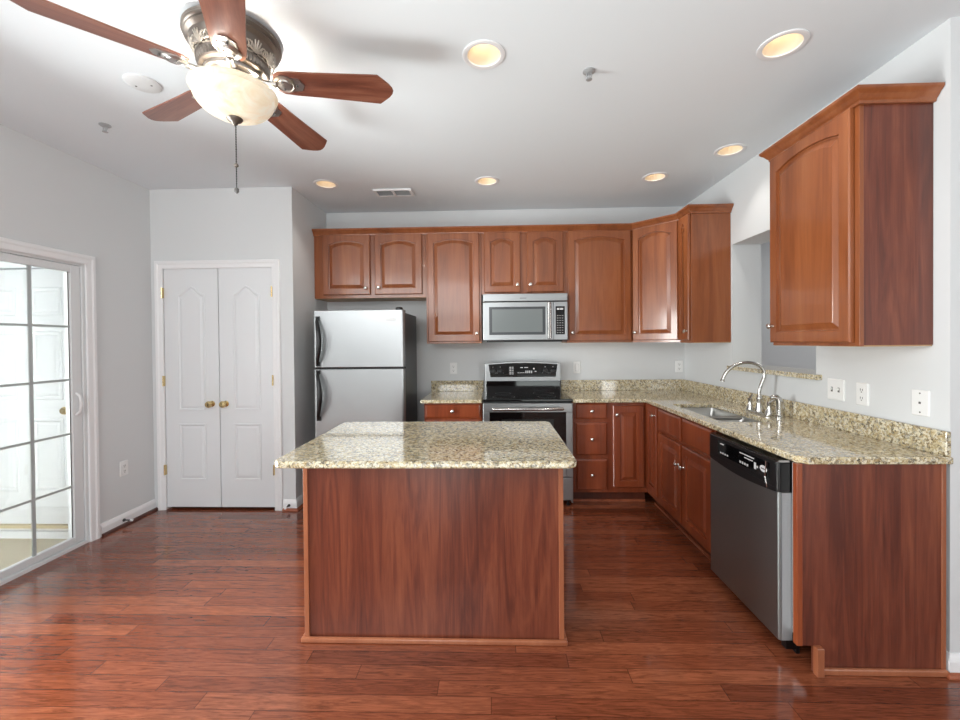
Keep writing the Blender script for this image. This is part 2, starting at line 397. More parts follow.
MB().tube([(XL-.016, 2.838, .925), (XL+.008, 2.842, .945), (XL+.018, 2.842, 1.0), (XL+.008, 2.842, 1.055), (XL-.016, 2.838, 1.075)], .009, 8).build('handle', TRIM, s1, smooth=True)
# the balcony outside, with its storage door
DKZ = -.055
struct('balcony_floor', 'tan balcony deck outside the patio door', 'floor', B(-5.6, -1.5, DKZ-.1, XL-.15, 3.06, DKZ), DECK)
BYW = 3.06
w = B(-5.6, BYW, DKZ, -3.965, BYW+.1, 2.75).box(-3.115, BYW, DKZ, XL-.15, BYW+.1, 2.75).box(-3.965, BYW, 2.0, -3.115, BYW+.1, 2.75).box(-3.965, BYW-.0, DKZ, -3.115, BYW+.1, .0)
struct('wall_balcony', 'white wall at the end of the balcony', 'wall', w, SIDING)
struct('balcony_shade_roof', 'added unseen white roof shading the balcony', 'ceiling', B(-5.6, -1.5, 2.75, XL-.15, 3.16, 2.85), SIDING)  # unseen roof, added to dim the balcony
bd = thing('door_3', 'white six-panel storage door out on the balcony', 'door', (0, 0, 0), kind='structure')
mb = B(-3.955, BYW-.004, .06, -3.125, BYW+.03, 1.985)
for x0, x1 in ((-3.955+.115, -3.595), (-3.485, -3.125-.115)):
    for z0, z1 in ((.3, .86), (1.0, 1.52), (1.635, 1.85)): ring_panel(mb, rect_fn(x0, z0, x1, z1), BYW-.004, [(0, -.001), (.006, .006), (.02, .006), (.03, .0), (.05, .005)])
lf = mb.build('door_leaf', DOORW, bd)
MB().lathe([(.032, 0), (.032, .006), (.014, .012), (.012, .03), (.026, .04), (.03, .052), (.022, .064), (.008, .067)], (-3.186, BYW-.004, .925), '-y', 20).build('knob', BRASS, lf, smooth=True)
B(-3.965, BYW-.03, .035, -3.115, BYW+.03, .058).build('threshold', TAN, bd)
B(-3.965, BYW-.012, .012, -3.115, BYW, .034).build('sill', VINYL, bd)

# ------------------------------------------------------------------ cabinets
def arch_door_loops(w, h, st, rise, t):
    N = 14
    def inner(i, y):
        x0, x1, z0 = st+i, w-st-i, st+i; zs = h-st-rise-i
        o = [(x0, y, z0), (x1, y, z0)]
        sh = .014
        o.append((x1, y, zs)); 
        for k in range(N+1):
            q = k/N; x = (x1-sh)+((x0+sh)-(x1-sh))*q
            o.append((x, y, zs+(rise*math.sin(PI*q)**.8 if rise else 0)))
        o.append((x0, y, zs)); return o
    def outer(i, y):
        x0, x1, z0, z1 = i, w-i, i, h-i
        o = [(x0, y, z0), (x1, y, z0), (x1, y, z1)]
        for k in range(N+1):
            q = (k+1)/(N+2); o.append((x1+(x0-x1)*q, y, z1))
        o.append((x0, y, z1)); return o
    return inner, outer
def door_mesh(x, z, w, h, rise=.03, t=.02, st=.056):
    mb = MB(); inner, outer = arch_door_loops(w, h, st, rise, t)
    L = [outer(0, 0), outer(0, -t+.005), outer(.006, -t), inner(0, -t), inner(.002, -t+.012), inner(.008, -t+.0125), inner(.034, -t+.002), inner(.037, -t+.0005), inner(.04, -t+.0005)]
    mb.loops([[(px+x, py-.003, pz+z) for px, py, pz in l] for l in L]); return mb
def slab_mesh(x, z, w, h, t=.02):
    fo = lambda i, y: [(x+i, y-.003, z+i), (x+w-i, y-.003, z+i), (x+w-i, y-.003, z+h-i), (x+i, y-.003, z+h-i)]
    return MB().loops([fo(0, 0), fo(0, -t+.006), fo(.004, -t+.004), fo(.012, -t)])
def knob(x, z, parent, y=-.023):
    return MB().lathe([(.009, -.001), (.007, .004), (.006, .012), (.012, .017), (.0155, .022), (.0145, .027), (.009, .031), (.002, .032)], (x, y, z), '-y', 16).build('knob', KNOB, parent, smooth=True)
def add_door(par, m, x, z, w, h, kx, kz, rise=.03):
    o = door_mesh(x, z, w, h, rise).build('door', m, par); knob(kx, kz, o); return o
def add_drawer(par, m, x, z, w, h, k=True, nm='drawer'):
    o = slab_mesh(x, z, w, h).build(nm, m, par)
    if k: knob(x+w/2, z+h/2, o)
    return o
def carcass(par, m, w, d, h, mside=None, under=True):
    """hollow look is never seen: face frame + box"""
    B(0, 0, 0, w, .018, h).build('face_frame', m, par, bevel=.0015)
    B(.0005, .018, .004, w-.0005, d, h).build('body', mside or m, par)
    if under: B(.002, .006, -.002, w-.002, d-.002, .0045).build('underside', UNDER, par)
UT = 2.44
def wall_cab(label, x0, x1, z0, doors, loc=None, rotz=0, d=.308, mside=None, m=None):
    """doors: (x0, x1, z0, z1, knobx, knobz) in world x / z for the back wall"""
    m = m or CAB
    t = thing('wall_cabinet', label, 'cabinet', loc or (x0, D-d, z0), rotz, 'cherry wall cabinets')
    carcass(t, m, x1-x0, d-.001, UT-z0, mside)
    for a, b, zz0, zz1, kx, kz in doors: add_door(t, m, a-x0, zz0-z0, b-a, zz1-zz0, kx-x0, kz-z0)
    return t
G1 = 2.418
wall_cab('wide two-door cherry wall cabinet above the refrigerator', -1.677, -.622, 1.828, [(-1.591, -1.143, 1.858, G1, -1.182, 1.918), (-1.098, -.655, 1.858, G1, -1.06, 1.918)])
wall_cab('tall single-door cherry wall cabinet between refrigerator and microwave', -.621, -.106, 1.395, [(-.604, -.122, 1.412, G1, -.15, 1.487)])
wall_cab('short two-door cherry wall cabinet above the microwave', -.105, .679, 1.846, [(-.077, .257, 1.862, G1, .228, 1.93), (.318, .652, 1.862, G1, .347, 1.93)])
wall_cab('tall single-door cherry wall cabinet right of the microwave', .68, 1.283, 1.392, [(.697, 1.266, 1.408, G1, .727, 1.482)])
# diagonal corner cabinet
A_, B_ = (1.2845, D-.308), (1.5855, D-.609)
t = thing('wall_cabinet', 'diagonal cherry corner wall cabinet with one glossy door', 'cabinet', (A_[0], A_[1], 1.388), -PI/4, 'cherry wall cabinets')
fw = math.hypot(B_[0]-A_[0], B_[1]-A_[1]); q = math.sqrt(.5)
def loc2(px, py):
    dx, dy = px-A_[0], py-A_[1]; return (dx*q-dy*q, dx*q+dy*q)
poly = [loc2(*A_), loc2(*B_), loc2(XR-.002, B_[1]), loc2(XR-.002, D-.002), loc2(A_[0], D-.002)]
MB().prism(poly, 0, UT-1.388).build('body', CAB, t)
add_door(t, CAB, .012, .02, fw-.024, G1-1.408, .04, .09, .035)
# the two cabinets on the right wall
wall_cab('narrow cherry wall cabinet with a broad side panel facing the island', 0, .204, 1.385, [(.012, .192, 1.405, G1, .165, 1.48)], (XR-.309, D-.6105, 1.385), -PI/2, mside=CAB)
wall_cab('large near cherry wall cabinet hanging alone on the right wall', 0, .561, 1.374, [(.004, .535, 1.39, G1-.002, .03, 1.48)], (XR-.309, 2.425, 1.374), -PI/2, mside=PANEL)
# crown mouldings
CRP = [(0, 2.412), (.012, 2.412), (.014, 2.424), (.02, 2.43), (.03, 2.445), (.042, 2.456), (.046, 2.462), (.046, 2.472), (0, 2.472)]
fy, fx = D-.3085, XR-.3095; k45 = math.tan(PI/8)
path = [((-1.677, fy), (0, -1)), ((1.2845, fy), (-k45, -1)), ((1.5855, D-.609), (-1, -k45)), ((fx, 3.397), (-1, -1)), ((XR-.003, 3.397), (0, -1))]
tag(MB().sweep(CRP, path).build('crown_molding', CAB), 'long cherry crown moulding along the back wall cabinets', 'molding', kind='thing')
path = [((XR-.003, 2.4265), (0, 1)), ((fx, 2.4265), (-1, 1)), ((fx, 1.8625), (-1, -1)), ((XR-.003, 1.8625), (0, -1))]
tag(MB().sweep(CRP, path).build('crown_molding', CAB), 'short cherry crown moulding on the near right cabinet', 'molding', kind='thing')

# base cabinets
BZ = .884
def base_cab(name, label, loc, rotz, w, d, hollow=False):
    t = thing(name, label, 'cabinet', loc, rotz, 'cherry base cabinets')
    B(0, 0, .1, w, .018, BZ).build('face_frame', CABD, t, bevel=.0015)
    if hollow: B(.0005, .018, .1, .018, d, BZ).box(w-.018, .018, .1, w-.0005, d, BZ).box(.018, .018, .1, w-.018, d, .118).box(.018, d-.012, .118, w-.018, d, BZ).build('body', CABD, t)
    else: B(.0005, .018, .1, w-.0005, d, BZ).build('body', CABD, t)
    B(.0, .07, 0, w, .085, .1).build('toe_kick', TOE, t)
    B(0, .056, 0, w, .07, .018).build('shoe_molding', SHOE, t)
    return t
FY = 3.632           # face of the back run
t = base_cab('base_cabinet', 'small cherry base cabinet between refrigerator and range', (-.606, FY, 0), 0, .506, D-FY-.002)
add_drawer(t, CABD, .012, .751, .476, .117); add_door(t, CABD, .012, .13, .476, .6, .45, .68, 0)
t = base_cab('base_cabinet', 'cherry base cabinet with three drawers and door beside the range', (.672, FY, 0), 0, 1.314-.672, D-FY-.002)
for z0, z1 in ((.738, .872), (.428, .704), (.127, .390)): add_drawer(t, CABD, .031, z0, .266, z1-z0)
add_door(t, CABD, .347, .15, .262, .70, .375, .775, 0)
FX = 1.314           # face of the right run
t = base_cab('base_cabinet', 'narrow cherry base cabinet in the corner of the counter', (FX, FY-.001, 0), -PI/2, FY-3.365, XR-FX-.002)
add_door(t, CABD, .022, .15, .228, .725, .225, .8, 0)
t = base_cab('base_cabinet', 'double-door cherry sink base cabinet next to the dishwasher', (FX, 3.3645, 0), -PI/2, .8445, XR-FX-.002, True)
add_drawer(t, CABD, .022, .702, .392, .164, False, 'false_drawer'); add_drawer(t, CABD, .44, .702, .388, .164, False, 'false_drawer')
add_door(t, CABD, .022, .128, .392, .55, .388, .535, 0); add_door(t, CABD, .44, .128, .388, .55, .466, .535, 0)
# end panel of the peninsula
t = thing('end_panel', 'wide cherry end panel closing the counter beside the dishwasher', 'panel', (0, 0, 0))
MB().prism([(1.289, .116), (1.34, .116), (1.34, 0), (1.868, 0), (1.868, BZ), (1.289, BZ)], 1.795, 1.812, 'y').build('panel_sheet', PANEL, t)
B(1.266, 1.79, .116, 1.2895, 1.817, BZ).build('front_stile', CABD, t, bevel=.003)
B(1.324, 1.82, .1, 1.33, 1.9, .86).build('filler_strip', TRIM, t)
B(1.855, 1.79, .0, 1.872, 1.796, BZ).build('side_trim', EDGE, t, bevel=.002)
B(1.34, 1.78, .0, 1.875, 1.796, .028).build('base_trim', EDGE, t, bevel=.006)
B(1.334, 1.77, .0, 1.364, 1.7955, .12).build('corner_block', EDGE, t, bevel=.003)

# ------------------------------------------------------------------ countertops
CT = .914
t = tag(B(-.627, 3.562, BZ, -.1, D-.001, CT).build('countertop', GRAN, None, .006), 'short granite countertop between refrigerator and range', 'countertop', 'granite countertops')
B(-.627, D-.021, CT, -.1, D-.001, 1.02).build('backsplash', GRAN, t, .003)
SX0, SX1, SY0, SY1 = 1.372, 1.69, 2.56, 3.28
cx0, cyn = 1.275, 1.782
def lshape():
    bm = bmesh.new()
    def ring(pts):
        v = [bm.verts.new((x, y, CT)) for x, y in pts]; return [bm.edges.new((v[i], v[(i+1) % len(v)])) for i in range(len(v))]
    e = ring([(.672, 3.562), (cx0, 3.562), (cx0, cyn+.035), (cx0+.035, cyn), (XR-.001, cyn), (XR-.001, D-.001), (.672, D-.001)])
    e += ring(rrect(SX0, SY0, SX1, SY1, .03))
    bmesh.ops.triangle_fill(bm, use_beauty=True, use_dissolve=False, edges=e)
    bm.faces.ensure_lookup_table()
    for f in bm.faces:
        if f.normal.z < 0: f.normal_flip()
    g = bmesh.ops.extrude_face_region(bm, geom=bm.faces[:], use_keep_orig=True)
    for v in g['geom']:
        if isinstance(v, bmesh.types.BMVert): v.co.z = BZ
    m = MB(); m.bm.free(); m.bm = bm; return m
t = tag(lshape().build('countertop', GRAN, None, .005), 'long L-shaped granite countertop holding the sink', 'countertop', 'granite countertops')
B(.672, D-.021, CT, XR-.001, D-.001, 1.018).box(XR-.021, YE-.006, CT, XR-.001, D-.021, 1.018).build('backsplash', GRAN, t, .003)
tag(B(XR-.034, 2.475, HZ0, XR+WT+.03, HY0+.001, 1.2).box(XR-.034, HY0, HZ0, XR+WT+.03, HY1, 1.2).box(XR-.034, HY1, HZ0, XR-.0005, 3.40, 1.2).build('ledge', GRAN, None), 'narrow granite ledge in the pass-through opening', 'ledge')
bpy.data.objects['ledge'].data.validate()

# ------------------------------------------------------------------ island
t = thing('kitchen_island', 'cherry panelled kitchen island standing alone in mid floor', 'island', (0, 0, 0))
IX0, IX1, IY0, IY1 = -.903, .318, 1.942, 2.55
B(IX0+.012, IY0+.008, 0, IX1-.012, IY1, BZ).build('body', PANEL, t)
for a, b in ((IX0, IX0+.022), (IX1-.022, IX1)): B(a, IY0, .02, b, IY0+.03, BZ).build('corner_trim', EDGE, t, bevel=.002)
B(IX0-.014, IY0-.014, 0, IX1+.014, IY0+.004, .024).box(IX0-.014, IY0+.004, 0, IX0+.01, IY1, .024).box(IX1-.01, IY0+.004, 0, IX1+.014, IY1, .024).build('base_trim', EDGE, t, bevel=.006)
poly = rrect(-.938, 1.722, .345, 2.605, .045)
tag(MB().prism(poly, BZ, CT).build('countertop', GRAN, None, .008, seg=3), 'rectangular granite countertop lying on the kitchen island', 'countertop', 'granite countertops')

# ------------------------------------------------------------------ refrigerator
t = thing('refrigerator', 'stainless top-freezer refrigerator with black curved handles', 'refrigerator', (0, 0, 0))
fx0, fx1, ff = -1.516, -.741, 3.475
B(fx0+.006, ff+.065, .03, fx1-.004, 4.06, 1.662).build('cabinet_shell', DGREY, t, bevel=.006)
B(fx0+.02, ff+.03, .012, fx1-.02, ff+.2, .075).build('grille', BLACK, t)
def fdoor(z0, z1):
    d = MB().prism(rrect(fx0, ff, fx1, ff+.06, .026, 6), z0, z1).build('door', STEEL, t, bevel=.003); return d
d1 = fdoor(1.205, 1.682); d2 = fdoor(.085, 1.188)
B(fx0+.012, ff+.02, 1.186, fx1-.012, ff+.06, 1.207).build('door_gasket', BLACK, t)
def fhandle(par, za, zb):
    n = 14; pts = []; rad = []
    for i in range(n+1):
        q = i/n; pts.append((-1.472+.034*math.sin(PI*q), ff-.012-.045*math.sin(PI*q)**.6, za+(zb-za)*q)); rad.append(.012+.009*math.sin(PI*q))
    mb = MB().tube(pts, rad, 10)
    for z in (za, zb): mb.box(-1.484, ff-.014, z-.018, -1.452, ff+.002, z+.018)
    mb.build('handle', BLACK, par, smooth=True)
fhandle(d1, 1.615, 1.232); fhandle(d2, 1.165, .775)
B(-.893, ff-.003, 1.588, -.812, ff+.001, 1.612).build('badge', PRINT, d1)
MB().lathe([(.03, 0), (.03, .02), (.02, .026)], (-.79, ff+.04, 1.681), 'z', 16).box(-.84, ff+.03, 1.662, -.75, ff+.1, 1.684).build('hinge_cover', BLACK, t)

# ------------------------------------------------------------------ range
t = thing('range', 'stainless electric range with black glass cooktop', 'stove', (0, 0, 0))
gx0, gx1, gy = -.0915, .6635, 3.552
B(gx0, gy+.045, .04, gx1, 4.17, .895).build('body', DGREY, t)
B(gx0, gy+.0, .04, gx0+.012, gy+.045, .79).build('side_trim', STEEL, t); B(gx1-.012, gy, .04, gx1, gy+.045, .79).build('side_trim', STEEL, t)
mb = B(gx0-.002, gy+.01, .895, gx1+.002, 4.13, .917); mb.build('cooktop', BLACKG, t, bevel=.006)
for bx, by, br in ((.09, 3.72, .1), (.47, 3.72, .08), (.09, 3.97, .075), (.47, 3.97, .1)): MB().lathe([(br, .9172), (br, .9176), (br-.003, .9176), (br-.003, .9172)], (bx, by, 0), 'z', 28, cap=False).build('burner_ring', DGREY, t)
dd = B(gx0, gy-.012, .808, gx1, gy+.044, .884).box(gx0, gy-.012, .262, gx0+.055, gy+.044, .808).box(gx1-.055, gy-.012, .262, gx1, gy+.044, .808).box(gx0+.055, gy-.012, .262, gx1-.055, gy+.044, .33).build('oven_door', STEEL, t, bevel=.004)
B(gx0+.05, gy-.006, .325, gx1-.05, gy+.03, .812).build('oven_window', BLACKG, dd)
B(gx0+.16, gy-.0075, .4, gx1-.16, gy-.0055, .75).build('window_screen', BLACK, dd)
MB().tube([(gx0+.09, gy-.012, .838), (gx0+.09, gy-.05, .842), (gx0+.1, gy-.056, .842), (gx1-.1, gy-.056, .842), (gx1-.09, gy-.05, .842), (gx1-.09, gy-.012, .838)], .013, 10).build('handle', CHROME, dd, smooth=True)
B(gx0, gy-.008, .065, gx1, gy+.044, .255).build('drawer', STEEL, t, bevel=.004)
for fxx in (gx0+.05, gx1-.03):
    for fyy in (gy+.06, 4.1): MB().lathe([(.018, 0), (.018, .012), (.009, .014), (.009, .045)], (fxx, fyy, 0), 'z', 12).build('foot', BLACK, t)
# backguard
B(gx0+.015, 4.1, .914, gx1-.015, 4.165, 1.03).build('riser', BLACKG, t, bevel=.004)
xm = (gx0+gx1)/2
poly = [(gx0+.012, 1.022), (gx1-.012, 1.022), (gx1-.012, 1.195)]+[(gx1-.03-(gx1-gx0-.06)*i/10, 1.197+.018*math.sin(PI*i/10)) for i in range(11)]+[(gx0+.012, 1.195)]
bg = MB().prism(poly, 4.075, 4.18, 'y').build('backguard', STEEL, t, bevel=.003)
poly = [(gx0+.062, 1.062), (gx1-.062, 1.062), (gx1-.045, 1.182)]+[(gx1-.05-(gx1-gx0-.1)*i/8, 1.185+.014*math.sin(PI*i/8)) for i in range(9)]+[(gx0+.045, 1.182)]
cpn = MB().prism(poly, 4.071, 4.078, 'y').build('control_panel', BLACKG, bg)
for kx in (-.005, .066, .5, .575):
    mb = MB().lathe([(.026, 0), (.024, .006), (.02, .02), (.017, .022)], (kx, 4.071, 1.122), '-y', 18); mb.box(kx-.003, 4.045, 1.105, kx+.003, 4.05, 1.139); mb.build('knob', BLACK, cpn, smooth=False)
mk = []
for i in range(5): mk += [(.155, 1.09+i*.016, .175, 1.097+i*.016), (.182, 1.09+i*.016, .194, 1.097+i*.016)]
for i in range(4): mk += [(.235+i*.018, 1.1, .245+i*.018, 1.107), (.31+i*.018, 1.1, .32+i*.018, 1.124)]
mk += [(.26, 1.15, .285, 1.158), (.3, 1.15, .335, 1.158), (.385, 1.135, .398, 1.15), (.4, 1.112, .416, 1.12)]
for kx in (-.005, .066, .5, .575): mk += [(kx-.004, 1.157, kx+.004, 1.163), (kx-.03, 1.1, kx-.025, 1.104), (kx+.026, 1.1, kx+.031, 1.104)]
marks(cpn, mk, 4.0695, 4.0712)

# ------------------------------------------------------------------ microwave
t = thing('microwave', 'stainless over-range microwave hung under the short cabinet', 'microwave', (0, 0, 0))
mx0, mx1, my = -.09, .674, 3.815
B(mx0+.004, my+.02, 1.416, mx1-.004, D-.002, 1.838).build('body', DGREY, t)
B(mx0+.03, my+.05, 1.402, mx1-.04, D-.03, 1.416).build('bottom_filter', BLACK, t)
B(mx0, my-.006, 1.772, mx1, my+.02, 1.84).build('vent_panel', STEEL, t, bevel=.004)
B(.245, my-.0068, 1.797, .305, my-.0058, 1.802).build('key_lettering', SLOT, t)
md = B(mx0, my-.004, 1.42, .548, my+.02, 1.764).build('door', STEEL, t, bevel=.003)
B(-.035, my-.006, 1.468, .475, my-.001, 1.722).build('window_frame', MWGREY, md, bevel=.002)
B(-.008, my-.0075, 1.492, .448, my-.005, 1.70).build('window_screen', LENS, md)
MB().prism([(.488, my-.004), (.488, my-.03), (.496, my-.04), (.516, my-.04), (.526, my-.028), (.526, my-.004)], 1.43, 1.758).build('handle', CHROME, md, bevel=.003)
pn = B(.551, my-.004, 1.42, mx1, my+.02, 1.764).build('control_panel', STEEL, t, bevel=.003)
B(.566, my-.006, 1.468, .648, my-.001, 1.722).build('keypad', BLACKG, pn)
mk = [(.578+cc*.022, 1.482+r*.022, .590+cc*.022, 1.486+r*.022) for r in range(8) for cc in range(3)]
marks(pn, mk, my-.0068, my-.0058); marks(pn, [(.578, 1.69, .6, 1.706), (.606, 1.69, .634, 1.706)], my-.0068, my-.0058, 'display_digit')

# ------------------------------------------------------------------ dishwasher (faces -x)
t = thing('dishwasher', 'stainless dishwasher with black control strip under the counter', 'dishwasher', (1.268, 2.503, 0), -PI/2)
dw = .598
B(.004, .06, .1, dw-.004, .58, .868).build('tub', DGREY, t)
def dprof(z): return z
MB().prism(rrect(0, 0, dw, .058, .012), .058, .722).build('door', STEELV, t, bevel=.002)
cpn = MB().prism(rrect(0, -.004, dw, .058, .012), .724, .856).build('control_panel', BLACK, t, bevel=.003)
pts = [(.02+(dw-.04)*i/12, .722-.018*math.sin(PI*i/12)) for i in range(13)]
MB().prism(pts+[(dw-.02, .74), (.02, .74)], -.0055, .004, 'y').build('lip', BLACK, cpn)
B(.01, .0, .857, dw-.004, .05, .866).build('top_strip', CHROME, t)
B(.1, -.0052, .765, .545, -.003, .84).build('display_strip', BLACKG, cpn)
mk = []
for i in range(4): mk += [(.125+i*.022, .775, .138+i*.022, .783), (.31+i*.02, .775, .322+i*.02, .786)]
mk += [(.125, .825, .16, .831), (.31, .825, .43, .83), (.35, .81, .42, .815), (.43, .78, .445, .812), (.45, .79, .46, .8)]
marks(cpn, mk, -.0062, -.0048)
MB().lathe([(.026, 0), (.026, .001)], (0, 0, 0), '-y', 24).build('logo_oval', PRINT, cpn)
o = bpy.data.objects['logo_oval']; o.location = (.5, -.0052, .80); o.scale = (1, 1, .6)
mb = MB()
for i in range(5): mb.box(.484+i*.0068, -.0072, .797, .4885+i*.0068, -.0062, .803)
mb.build('logo_lettering', DGREY, cpn)
MB().tube([(dw-.075, -.008, .845), (dw-.078, -.008, .8), (dw-.082, -.009, .77), (dw-.07, -.009, .74), (dw-.07, -.008, .724)], .0025, 6).build('accent_line', CHROME, cpn)
B(dw-.0005, .012, .06, dw+.0012, .057, .722).build('lit_edge_strip', SILVER, t)  # pale strip, paints the brightness of the lit steel door edge
B(.0, .075, .0, dw, .09, .1).box(dw-.03, .03, .02, dw, .075, .1).build('toe_kick', BLACK, t)

# ------------------------------------------------------------------ sink, faucet, sprayer
t = thing('sink', 'undermounted stainless double-bowl sink set in the granite', 'sink', (0, 0, 0))
ym = (SY0+SY1)/2
def bowl(y0, y1):
    L = []
    for ins, z, r in ((-.018, BZ-.001, .03), (.0, BZ-.001, .03), (.004, BZ-.02, .03), (.012, .74, .035), (.03, .715, .04), (.06, .71, .03)):
        L.append([(x, y, z) for x, y in rrect(SX0-.004+ins, y0+ins, SX1+.004-ins, y1-ins, r, 6)])
    o = MB().loops(L, cap0=False, cap1=True).build('bowl', SINKM, t, smooth=True)
    MB().lathe([(.045, .7105), (.045, .713), (.03, .712), (.028, .709)], ((SX0+SX1)/2, (y0+y1)/2, 0), 'z', 18).build('drain', CHROME, o)
bowl(SY0-.004, ym-.012); bowl(ym+.012, SY1+.004)
B(SX0-.002, ym-.028, BZ-.022, SX1+.002, ym+.03, BZ-.0015).build('divider', SINKM, t, bevel=.008)
fcx, fcy = 1.768, 2.845
t = thing('faucet', 'brushed nickel gooseneck kitchen faucet with two lever handles', 'faucet', (fcx, fcy, CT))
MB().prism(rrect(-.028, -.125, .028, .125, .027, 6), 0, .014).build('base_plate', CHROME, t, bevel=.003)
MB().lathe([(.026, .012), (.026, .03), (.019, .05), (.017, .09), (.02, .1), (.016, .11), (.0135, .12)], (0, 0, 0), 'z', 18).build('pedestal', CHROME, t, smooth=True)
ctl = [(0, .10), (.001, .15), (.012, .195), (.027, .24), (.027, .28), (.005, .315), (-.04, .336), (-.095, .336), (-.145, .315), (-.185, .277), (-.205, .237), (-.212, .21)]
pts = []
for i in range(len(ctl)-1):      # Catmull-Rom
    p0, p1, p2, p3 = (Vector(ctl[max(0, min(len(ctl)-1, i+j))]) for j in (-1, 0, 1, 2))
    for k in range(4):
        u = k/4; pts.append(.5*((2*p1)+(-p0+p2)*u+(2*p0-5*p1+4*p2-p3)*u*u+(-p0+3*p1-3*p2+p3)*u**3))
pts.append(Vector(ctl[-1]))
MB().tube([(p[0], -p[0]*.25, p[1]) for p in pts], [.0108]*(len(pts)-3)+[.012, .015, .0155], 12).build('spout', CHROME, t, smooth=True)
for sy, lab in ((.1, 0), (-.1, 0)):
    mb = MB().lathe([(.024, .012), (.022, .025), (.014, .045), (.012, .075), (.015, .085), (.006, .092)], (0, sy, 0), 'z', 16)
    mb.tube([(0, sy, .082), (.012, sy*1.1, .098), (.03, sy*1.25, .112)], [.008, .007, .006], 8)
    mb.build('handle', CHROME, t, smooth=True)
t = thing('side_sprayer', 'brushed nickel side sprayer standing right of the faucet', 'sprayer', (1.786, 2.675, CT))
MB().lathe([(.026, 0), (.026, .012), (.018, .018), (.0165, .05)], (0, 0, 0), 'z', 16).build('collar', CHROME, t, smooth=True)
MB().tube([(0, 0, .04), (0, 0, .1), (-.004, .002, .118), (-.016, .004, .13), (-.034, .008, .13), (-.045, .01, .122)], [.0165, .018, .019, .017, .014, .012], 12).build('spray_head', CHROME, t, smooth=True)

# ------------------------------------------------------------------ outlets and switches
def plate(label, cat, x, y, z, rotz, w=.072, h=.116, kind='outlet', group='white electrical wall plates'):
    t = thing('wall_plate', label, cat, (x, y, z), rotz, group)
    MB().loops([[(px, yy, pz) for px, pz in rrect(-w/2+i, -h/2+i, w/2-i, h/2-i, .005, 3)] for i, yy in ((0, 0), (0, -.003), (.004, -.006))]).build('cover_plate', PLATE, t)
    if kind == 'outlet':
        for dz in (.021, -.021):
            s_ = MB().lathe([(.0165, .0055), (.0165, .0075)], (0, 0, dz), '-y', 18).build('socket', PLATE, t)
            B(-.0075, -.0082, dz-.004, -.0045, -.0072, dz+.007).box(.0045, -.0082, dz-.004, .0075, -.0072, dz+.006).box(-.003, -.0082, dz-.013, .003, -.0072, dz-.008).build('slot', SLOT, s_)
    elif kind == 'rocker':
        B(-.017, -.0085, -.034, .017, -.005, .034).build('rocker', PLATE, t, bevel=.002)
        MB().box(-.0185, -.0065, -.0355, .0185, -.0055, .0355).build('rocker_surround', SLOT, t)
    elif kind == 'double':
        for dx in (-.023, .023):
            B(dx-.006, -.0068, -.013, dx+.006, -.0055, .013).build('switch_slot', SLOT, t)
            B(dx-.004, -.016, -.002, dx+.004, -.006, .009).build('toggle', PLATE, t)
    elif kind == 'jack':
        B(-.0045, -.0075, -.0045, .0045, -.0055, .0045).build('jack', SLOT, t)
        for dz in (.042, -.042): MB().lathe([(.004, .0055), (.003, .0072)], (0, 0, dz), '-y', 10).build('screw', SLOT, t)
    return t
plate('white duplex outlet low on the wall by the patio door', 'outlet', XL, 3.187, .443, PI/2)
plate('white duplex outlet above the short granite backsplash', 'outlet', -.402, D, 1.142, 0)
plate('white rocker switch just right of the range backguard', 'switch', .834, D, 1.142, 0, kind='rocker')
plate('white duplex outlet in the counter corner on the back wall', 'outlet', 1.839, D, 1.147, 0)
plate('white double toggle switch at the end of the pass-through', 'switch', XR, 2.376, 1.126, -PI/2, w=.114, kind='double')
plate('white duplex outlet on the right wall under the near cabinet', 'outlet', XR, 2.209, 1.122, -PI/2)
plate('white jack plate nearest the free end of the right wall', 'wall plate', XR, 1.916, 1.12, -PI/2, w=.078, kind='jack')

# door stops on the baseboards
def stop(label, x, y, z, rotz):
    t = thing('door_stop', label, 'door stop', (x, y, z), rotz, 'spring door stops')
    MB().lathe([(.012, 0), (.012, .006), (.005, .008), (.005, .055)], (0, 0, 0), '-y', 12).build('spring', DGREY, t)
    MB().lathe([(.009, .055), (.009, .07), (.006, .072)], (0, 0, 0), '-y', 12).build('tip', TRIM, t)
stop('small door stop on the left baseboard', XL+.0145, 3.163, .045, PI/2)
stop('small door stop on the pantry corner baseboard', -1.731, YP-.0145, .045, 0)

